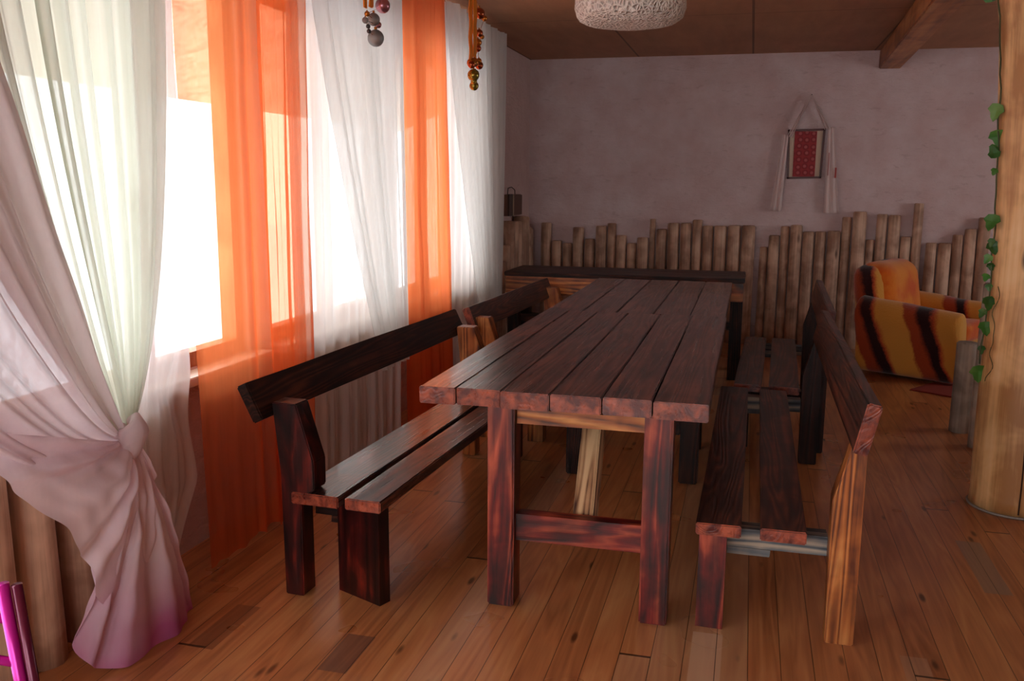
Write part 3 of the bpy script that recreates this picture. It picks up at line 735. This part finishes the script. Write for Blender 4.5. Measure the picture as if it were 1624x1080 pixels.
# ------------------------------------------------------------------ hanging bauble garlands
def gloss(name, col, rough=.25, metal=.8):
    return plain(name, col, rough, metal, vary=.1)
MB = {'silver': gloss('matte silver glitter', srgb(150,150,150), .5, .5), 'pink': gloss('pink mirror glass', srgb(190,130,140)), 'gold': gloss('amber glass', srgb(205,130,50), .15, .7),
      'green': gloss('olive gold glass', srgb(160,140,60), .2, .7), 'copper': gloss('copper glass', srgb(180,96,60), .18, .8), 'dark': gloss('dark grey glass', srgb(80,76,78), .3, .6)}
M['tinsel'] = plain('orange satin ribbon', srgb(240,140,20), .4)
def garland(label, top, balls, ribbon):
    g = empty('bauble_garland', top); tag(g, label, 'christmas ornament', 'bauble garlands hanging before the curtains')
    T = Vector(top)
    for (dx, dy, z1, w) in ribbon:
        bm = bmesh.new(); n = 14
        for s_ in (0,):
            a = []
            for i in range(n+1):
                z = -(T.z - z1)*i/n; o_ = .003*math.sin(i*1.3+dy*40)
                a.append([bm.verts.new((dx+o_+e*.003, dy + ww, z)) for e, ww in ((1,-w/2),(1,w/2),(-1,w/2),(-1,-w/2))])
            for p, q in zip(a, a[1:]):
                for k_ in range(4): bm.faces.new((p[k_], p[(k_+1)%4], q[(k_+1)%4], q[k_]))
        mesh_obj('ribbon', bm, M['tinsel'], g)
    for (x, y, z, r, m) in balls:
        b = ball('bauble', Vector((x, y, z)) - T, r, MB[m], g)
        tube('hook', [(0,0,r*.95), (0,.0,r*1.3)], r*.18, MB['gold'], b, 6)
    pts = [Vector((0, 0, 0))] + [Vector(b[:3]) - T for b in sorted(balls, key=lambda q: -q[2])]
    tube('string', pts, .0015, MB['gold'], g, 5)
garland('orange ribbon with big silver and pink baubles, nearer of the two hanging garlands', (-1.65, 3.88, CZ),
        [(-1.65,3.99,2.235,.034,'pink'),(-1.65,3.885,2.158,.028,'silver'),(-1.64,3.77,2.135,.014,'silver'),(-1.65,3.905,2.082,.037,'silver'),(-1.65,3.935,2.143,.015,'pink'),
         (-1.64,3.80,2.115,.010,'dark'),(-1.65,3.83,2.10,.010,'dark'),(-1.64,3.79,2.165,.012,'gold')],
        [(0,-.09,2.19,.030),(.01,-.045,2.20,.034),(0,-.005,2.21,.022)])
garland('orange ribbon with small amber and copper baubles, farther hanging garland', (-1.65, 5.38, CZ),
        [(-1.65,5.505,2.463,.034,'copper'),(-1.63,5.545,2.44,.018,'gold'),(-1.65,5.50,2.348,.024,'copper'),(-1.64,5.53,2.33,.014,'gold'),(-1.65,5.475,2.290,.024,'gold'),(-1.65,5.47,2.255,.022,'copper'),
         (-1.65,5.35,2.155,.030,'gold'),(-1.65,5.40,2.165,.028,'gold'),(-1.64,5.31,2.14,.022,'copper'),(-1.65,5.50,2.16,.026,'copper'),(-1.64,5.46,2.18,.018,'gold'),(-1.64,5.35,2.085,.036,'green'),(-1.65,5.42,2.10,.024,'copper'),(-1.65,5.395,2.028,.028,'green'),(-1.64,5.36,2.05,.02,'green')],
        [(0,-.05,2.17,.06),(.01,.0,2.19,.06),(0,.045,2.22,.03)])

# ------------------------------------------------------------------ crocheted lamp shade
def lamp():
    g = empty('pendant_lamp', (-.515, 3.85, CZ)); tag(g, 'white crocheted bowl-shaped pendant lampshade hanging from the ceiling', 'lamp')
    t = NT('white crochet'); v = t.coord()
    vo = t.new('ShaderNodeTexVoronoi', feature='DISTANCE_TO_EDGE'); t.put(vo.inputs['Vector'], v); vo.inputs['Scale'].default_value = 62
    n = t.noise(v, 30, 4)
    f = t.ramp(t.math('ADD', vo.outputs[0], t.math('MULTIPLY', n, .12)), [(.10, 1.0), (.5, 0.0)])
    col = t.mix(f, srgb(196,180,170), srgb(238,230,222))
    t.bsdf(col, .9, t.bump(f, .9, .012), spec=.1)
    bm = bmesh.new(); seg = 96
    prof = [(.205, -.24), (.212, -.32), (.222, -.40), (.226, -.455), (.215, -.492), (.185, -.512), (.13, -.522), (.06, -.526), (.0, -.528)]
    rings = []
    for i, (r, z) in enumerate(prof[:-1]):
        rings.append([bm.verts.new((math.cos(2*PI*k_/seg)*(r*(1+.018*noise.noise(Vector((k_*.5, z*40, 1))))), math.sin(2*PI*k_/seg)*r*(1+.018*noise.noise(Vector((k_*.5, z*40, 1)))), z + (.01*noise.noise(Vector((k_*.6, 0, 3))) if i in (3,4) else 0))) for k_ in range(seg)])
    for a, b in zip(rings, rings[1:]):
        for k_ in range(seg): bm.faces.new((a[k_], a[(k_+1) % seg], b[(k_+1) % seg], b[k_]))
    bm.faces.new(rings[-1])
    o = mesh_obj('lamp_shade', bm, t.m, g, smooth=True)
    md = o.modifiers.new('s', 'SOLIDIFY'); md.thickness = .006
    mt = plain('white plastic', srgb(225,220,210), .5)
    tube('cord', [(0,0,-.02), (0,0,-.24)], .004, mt, g)
    tube('ceiling_cup', [(0,0,0), (0,0,-.05)], [.05, .03], mt, g, 20)
    for a in range(3):
        tube('shade_wire', [(0,0,-.24), (math.cos(a*2.09)*.204, math.sin(a*2.09)*.204, -.243)], .003, mt, g, 6)
    ball('bulb', (0,0,-.29), .03, plain('frosted glass', srgb(230,228,220), .3), g)
lamp()

# ------------------------------------------------------------------ picture and towel on the back wall
YW = WY - .022
def picture():
    g = empty('framed_picture', (.443, YW-.004, 1.73)); tag(g, 'small dark-framed red patterned picture hanging on the back wall', 'picture')
    fm = plain('dark red frame', srgb(84,26,24), .4)
    W0, H0 = .147, .205
    q = [(-.150,.205),(.152,.212),(.140,-.205),(-.136,-.212)]
    bm = bmesh.new()
    def bar(a, b, w=.009):
        a, b = Vector((a[0], 0, a[1])), Vector((b[0], 0, b[1])); d = (b-a).normalized(); n_ = Vector((-d.z, 0, d.x))*w
        vs = [bm.verts.new(p + Vector((0, y, 0))) for y in (-.018, .0) for p in (a-d*w-n_, b+d*w-n_, b+d*w+n_, a-d*w+n_)]
        for f_ in ((0,1,2,3),(7,6,5,4),(0,4,5,1),(1,5,6,2),(2,6,7,3),(3,7,4,0)): bm.faces.new([vs[i] for i in f_])
    bar(q[0], q[1]); bar(q[3], q[2]); bar(q[1], q[2]); bar(q[0], q[3])
    mesh_obj('frame', bm, fm, g)
    bm = bmesh.new(); vs = [bm.verts.new((x, y, z)) for y in (-.006, .0) for x, z in q]
    for f_ in ((0,1,2,3),(7,6,5,4),(0,4,5,1),(1,5,6,2),(2,6,7,3),(3,7,4,0)): bm.faces.new([vs[i] for i in f_])
    mesh_obj('mat_board', bm, plain('cream card', srgb(206,186,166), .8), g)
    t = NT('red ornament'); v = t.coord()
    vo = t.new('ShaderNodeTexVoronoi', voronoi_dimensions='2D'); sp_ = t.new('ShaderNodeSeparateXYZ'); t.put(sp_.inputs[0], v)
    cb = t.new('ShaderNodeCombineXYZ'); t.put(cb.inputs[0], sp_.outputs[0]); t.put(cb.inputs[1], sp_.outputs[2]); t.put(vo.inputs['Vector'], cb.outputs[0])
    vo.inputs['Scale'].default_value = 17; vo.inputs['Randomness'].default_value = .25
    col = t.ramp(vo.outputs['Distance'], [(.16, srgb(180,92,92)), (.3, srgb(128,30,38)), (.55, srgb(160,48,54))]); t.bsdf(col, .7)
    box('print', (-.098, -.010, -.200), (.092, -.0065, .198), t.m, g)
picture()
def towel():
    g = empty('draped_towel', (.47, YW, 2.24)); tag(g, 'pale embroidered towel draped around the framed picture on back wall', 'towel')
    tm = plain('pale linen', srgb(222,202,200), .9, vary=.15)
    def strip(x0, z0, x1, z1, w0, w1, seed, m, nm):
        def P(u, v):
            x = x0 + (x1-x0)*v + (w0+(w1-w0)*v)*(u-.5); z = z0 + (z1-z0)*v
            y = -.028 - .012*math.sin(u*14+seed)*(.4+.6*v) - .004*noise.noise(Vector((u*5, v*5, seed)))
            return (x, y, z)
        o = grid_mesh(nm, P, 24, 30, m, g); md = o.modifiers.new('s', 'SOLIDIFY'); md.thickness = .003
        return o
    strip(-.01, .0, -.17, -.36, .015, .05, 1, tm, 'left_upper_drape'); strip(.0, .0, .15, -.30, .015, .05, 2, tm, 'right_upper_drape')
    strip(-.205, -.34, -.255, -1.02, .05, .10, 3, tm, 'left_end'); strip(.18, -.28, .225, -1.03, .055, .13, 5, tm, 'right_end')
    rm = plain('red embroidery', srgb(170,70,66), .8)
    box('embroidery', (.232, -.048, -.72), (.246, -.040, -.63), rm, g); box('embroidery', (.17, -.05, -.70), (.178, -.046, -.50), plain('pinkish embroidery', srgb(170,110,110), .8), g)
    ball('nail', (0, -.01, .0), .008, plain('nail', srgb(90,80,80), .4, .6), g)
towel()
# dark lantern box on the left wall
def lantern():
    x = WX + .008
    g = empty('wall_lantern', (x, 7.80, 1.17)); tag(g, 'small dark wooden box with wire handle on left wall by corner', 'box')
    dm = plain('dark brown wood', srgb(62,40,30), .5); lm = plain('pale strip', srgb(170,150,130), .6)
    box('box_body', (0, -.12, 0), (.05, .36, .185), plain('brown wood', srgb(112,78,62), .6), g, bevel=.004)
    box('box_door', (.05, -.12, 0), (.062, .0, .19), dm, g, bevel=.002)
    box('edge_strip', (.05, .004, .0), (.066, .032, .185), lm, g)
    box('box_panel', (.05, .036, .004), (.058, .355, .18), plain('brown panel', srgb(96,64,52), .6), g)
    tube('wire_handle', [(.03,-.06,.185),(.03,-.04,.24),(.03,.08,.25),(.03,.19,.225),(.03,.2,.185)], .004, dm, g, 6)
lantern()

# ------------------------------------------------------------------ armchair
def plush():
    t = NT('striped plush throw'); v = t.coord()
    sp_ = t.new('ShaderNodeSeparateXYZ'); t.put(sp_.inputs[0], v); x, y, z = sp_.outputs
    n = t.noise(v, 3.0, 3, .5, .3); nf = t.noise(v, 70, 4, .7)
    s_ = t.math('ADD', x, t.math('MULTIPLY', t.math('SUBTRACT', .5, z), -.34))
    s_ = t.math('ADD', s_, t.math('MULTIPLY', t.math('SUBTRACT', n, .5), .16))
    s_ = t.math('ADD', s_, t.math('MULTIPLY', t.math('SUBTRACT', nf, .5), .035))
    s_ = t.math('ADD', s_, .45)
    f = t.math('FRACT', t.math('DIVIDE', s_, .43))
    Yl, Ru, Bk, Rd = srgb(214,152,66), srgb(160,66,32), srgb(44,18,22), srgb(182,78,42)
    col = t.ramp(f, [(.0, Yl), (.05, Ru), (.22, Ru), (.30, Bk), (.43, Bk), (.48, Rd), (.55, Yl), (.97, Yl)])
    r = t.new('ShaderNodeVectorMath', operation='LENGTH')
    t.bsdf(col, .95, t.bump(nf, .5, .01), spec=.15, sheen=.35)
    return t.m
def orange_throw():
    t = NT('orange side of throw'); v = t.coord(); n = t.noise(v, 4, 3, .5); nf = t.noise(v, 80, 4, .7)
    col = t.ramp(n, [(.38, srgb(206,84,20)), (.6, srgb(224,134,40))]); t.bsdf(col, .95, t.bump(nf, .4, .01), spec=.15, sheen=.3); return t.m
M['plush'] = plush(); M['throw'] = orange_throw()
def soft_box(name, a, b, mat, parent, r=.06, puff=.02, seed=0, shear=None):
    """rounded upholstered block: a gridded box pulled in at its edges, then wrinkled"""
    bm = bmesh.new(); c_ = (Vector(a)+Vector(b))/2; hs = (Vector(b)-Vector(a))/2
    bmesh.ops.create_cube(bm, size=2)
    bmesh.ops.subdivide_edges(bm, edges=bm.edges[:], cuts=11, use_grid_fill=True)
    for v in bm.verts:
        p = Vector((v.co.x*hs.x, v.co.y*hs.y, v.co.z*hs.z))
        q = Vector([max(-(hs[i]-r), min(hs[i]-r, p[i])) for i in range(3)])
        d = p-q
        if d.length > 1e-6: p = q + d.normalized()*r
        v.co = p + c_
        k_ = noise.noise(v.co*3.2 + Vector((seed, 0, 0)))
        v.co += (p.normalized() if p.length > 1e-6 else Vector())*k_*puff
        if shear: v.co = shear(v.co)
        if a[2] < .05 and v.co.z < .012: v.co.z = .012
    return mesh_obj(name, bm, mat, parent, smooth=True)
ac = empty('armchair', (1.40, 7.64, 0), -.52)
tag(ac, 'armchair under an orange, yellow and brown striped plush throw, near the back wall', 'armchair')
back_sh = lambda p: Vector((p.x - .09*max(0, p.z-.2)/.6, p.y*(1 - .12*max(0, p.z-.5)), p.z))
soft_box('chair_base', (-.34, -.30, .02), (.33, .30, .30), M['plush'], ac, .04, .01, 1)
soft_box('seat_cushion', (-.22, -.235, .29), (.36, .235, .44), M['throw'], ac, .06, .015, 2)
soft_box('backrest', (-.44, -.37, .02), (-.18, .37, .84), M['plush'], ac, .11, .03, 3, back_sh)
soft_box('back_throw', (-.40, -.33, .36), (-.12, .33, .865), M['throw'], ac, .12, .02, 9, back_sh)
def arm(sy, seed):
    """rolled arm: rounded profile in (y,z) swept forwards"""
    prof = [(-.10,.02),(-.095,.18),(-.10,.34),(-.135,.43),(-.135,.52),(-.075,.61),(.03,.625),(.10,.57),(.12,.47),(.085,.38),(.08,.20),(.075,.02)]
    bm = bmesh.new(); rings = []; n = 16
    xs = [-.40 + .80*i/n for i in range(n+1)]
    for i, x in enumerate(xs):
        t_ = i/n; sc = 1 - .18*t_ - .3*max(0, (t_-.93)/.07)**2
        drop = .07*t_
        rings.append([bm.verts.new((x + (.012*math.sin(z*9)), sy*.375 + (y*sc)*(1 if sy < 0 else -1)*1.0 + .008*noise.noise(Vector((x*5, z*5, seed))), max(.012, (z - drop*(z/.58))*(1 if z < .1 else 1) + .012*noise.noise(Vector((x*4, y*9, seed)))))) for y, z in prof])
    m_ = len(prof)
    for a, b in zip(rings, rings[1:]):
        for k_ in range(m_-1): bm.faces.new((a[k_], a[k_+1], b[k_+1], b[k_]))
        bm.faces.new((a[m_-1], a[0], b[0], b[m_-1]))
    bm.faces.new(rings[0][::-1]); f = bm.faces.new(rings[-1])
    o = mesh_obj('armrest', bm, M['plush'], ac, smooth=True)
    md = o.modifiers.new('sub', 'SUBSURF'); md.levels = md.render_levels = 2
arm(-1, 1); arm(1, 7)
# rug
rg = box('rug', (-.62, -.55, 0), (.62, .55, .01), plain('dark red carpet', srgb(140,44,28), .95, bumpy=.4, vary=.25), bevel=.003)
rg.location = (2.0, 7.0, .0005); rg.rotation_euler = (0, 0, -.62)
tag(rg, 'dark red rug lying on the floor in front of the armchair', 'rug')

# ------------------------------------------------------------------ magenta chair at the left edge
def metal_chair():
    g = empty('metal_chair', (-1.425, 1.12, 0), .0); tag(g, 'magenta metal-tube chair cut off at the bottom left corner', 'chair')
    mm = plain('magenta lacquered metal', srgb(196,30,150), .2, .35, vary=.03)
    dk = plain('magenta metal with painted shade', srgb(96,24,52), .2, .3, vary=.03)  # shade colour for an extra tube, the unlit face of the same post
    for sx in (-.17, .17):
        tube('back_post', [(sx, .16, .0), (sx, .15, .43), (sx-.012 if sx > 0 else sx, .13, .735)], .0115, mm, g, 12)
        tube('back_post_shade_face', [(sx+.021, .168, .0), (sx+.021, .158, .43), (sx+.009, .14, .732)], .0095, dk, g, 12)
        tube('leg', [(sx, -.2, 0), (sx, -.18, .44)], .0115, mm, g, 12)
    tube('back_rail', [(-.175, .134, .665), (.158, .134, .665)], .009, mm, g, 10)
    tube('back_rail', [(-.175, .134, .58), (.158, .136, .58)], .009, mm, g, 10)
    box('seat', (-.19, -.21, .44), (.19, .14, .47), plain('dark vinyl', srgb(50,28,40), .5), g, bevel=.01)
metal_chair()

# ------------------------------------------------------------------ daylight
w = bpy.data.worlds.new('sky'); S.world = w; w.use_nodes = True
nt = w.node_tree; nt.nodes.clear()
bg = nt.nodes.new('ShaderNodeBackground'); wo = nt.nodes.new('ShaderNodeOutputWorld')
bg.inputs[0].default_value = (.97, .98, 1.0, 1); bg.inputs[1].default_value = 3.2
nt.links.new(bg.outputs[0], wo.inputs[0])
def portal(loc, rot, sx, sy):
    l = bpy.data.lights.new('portal', 'AREA'); l.shape = 'RECTANGLE'; l.size = sx; l.size_y = sy
    l.cycles.is_portal = True
    o = link(bpy.data.objects.new('window_daylight_portal', l)); o.location = loc; o.rotation_euler = rot
SZ = .5
for a, b in WINS: portal((WX-.11, (a+b)/2, (SZ+TZ)/2), (0, -PI/2, 0), TZ-SZ, b-a)
for a, b in FILL_FW: portal(((a+b)/2, FY-.21, 1.35), (PI/2, 0, 0), b-a, 2.0)
for a, b in RW: portal((RX+.21, (a+b)/2, 1.5), (0, PI/2, 0), 1.6, b-a)

# ------------------------------------------------------------------ camera
cam = bpy.data.cameras.new('camera'); co = link(bpy.data.objects.new('camera', cam))
Rm = Matrix(((.967507,-.049996,.24785),(.252739,.163186,-.953674),(.007234,.985328,.170519)))
co.matrix_world = Matrix.Translation((0, 0, 1.45)) @ Rm.to_4x4()
cam.sensor_width = 36; cam.lens = 1437.65/1624*36; cam.clip_start = .05
S.camera = co
S.view_settings.view_transform = 'Standard'; S.view_settings.look = 'None'; S.view_settings.gamma = 1; S.view_settings.use_curve_mapping = False
S.view_settings.exposure = 1.0
try:
    S.cycles.max_bounces = 12; S.cycles.diffuse_bounces = 6; S.cycles.transparent_max_bounces = 24; S.cycles.transmission_bounces = 8
except Exception: pass
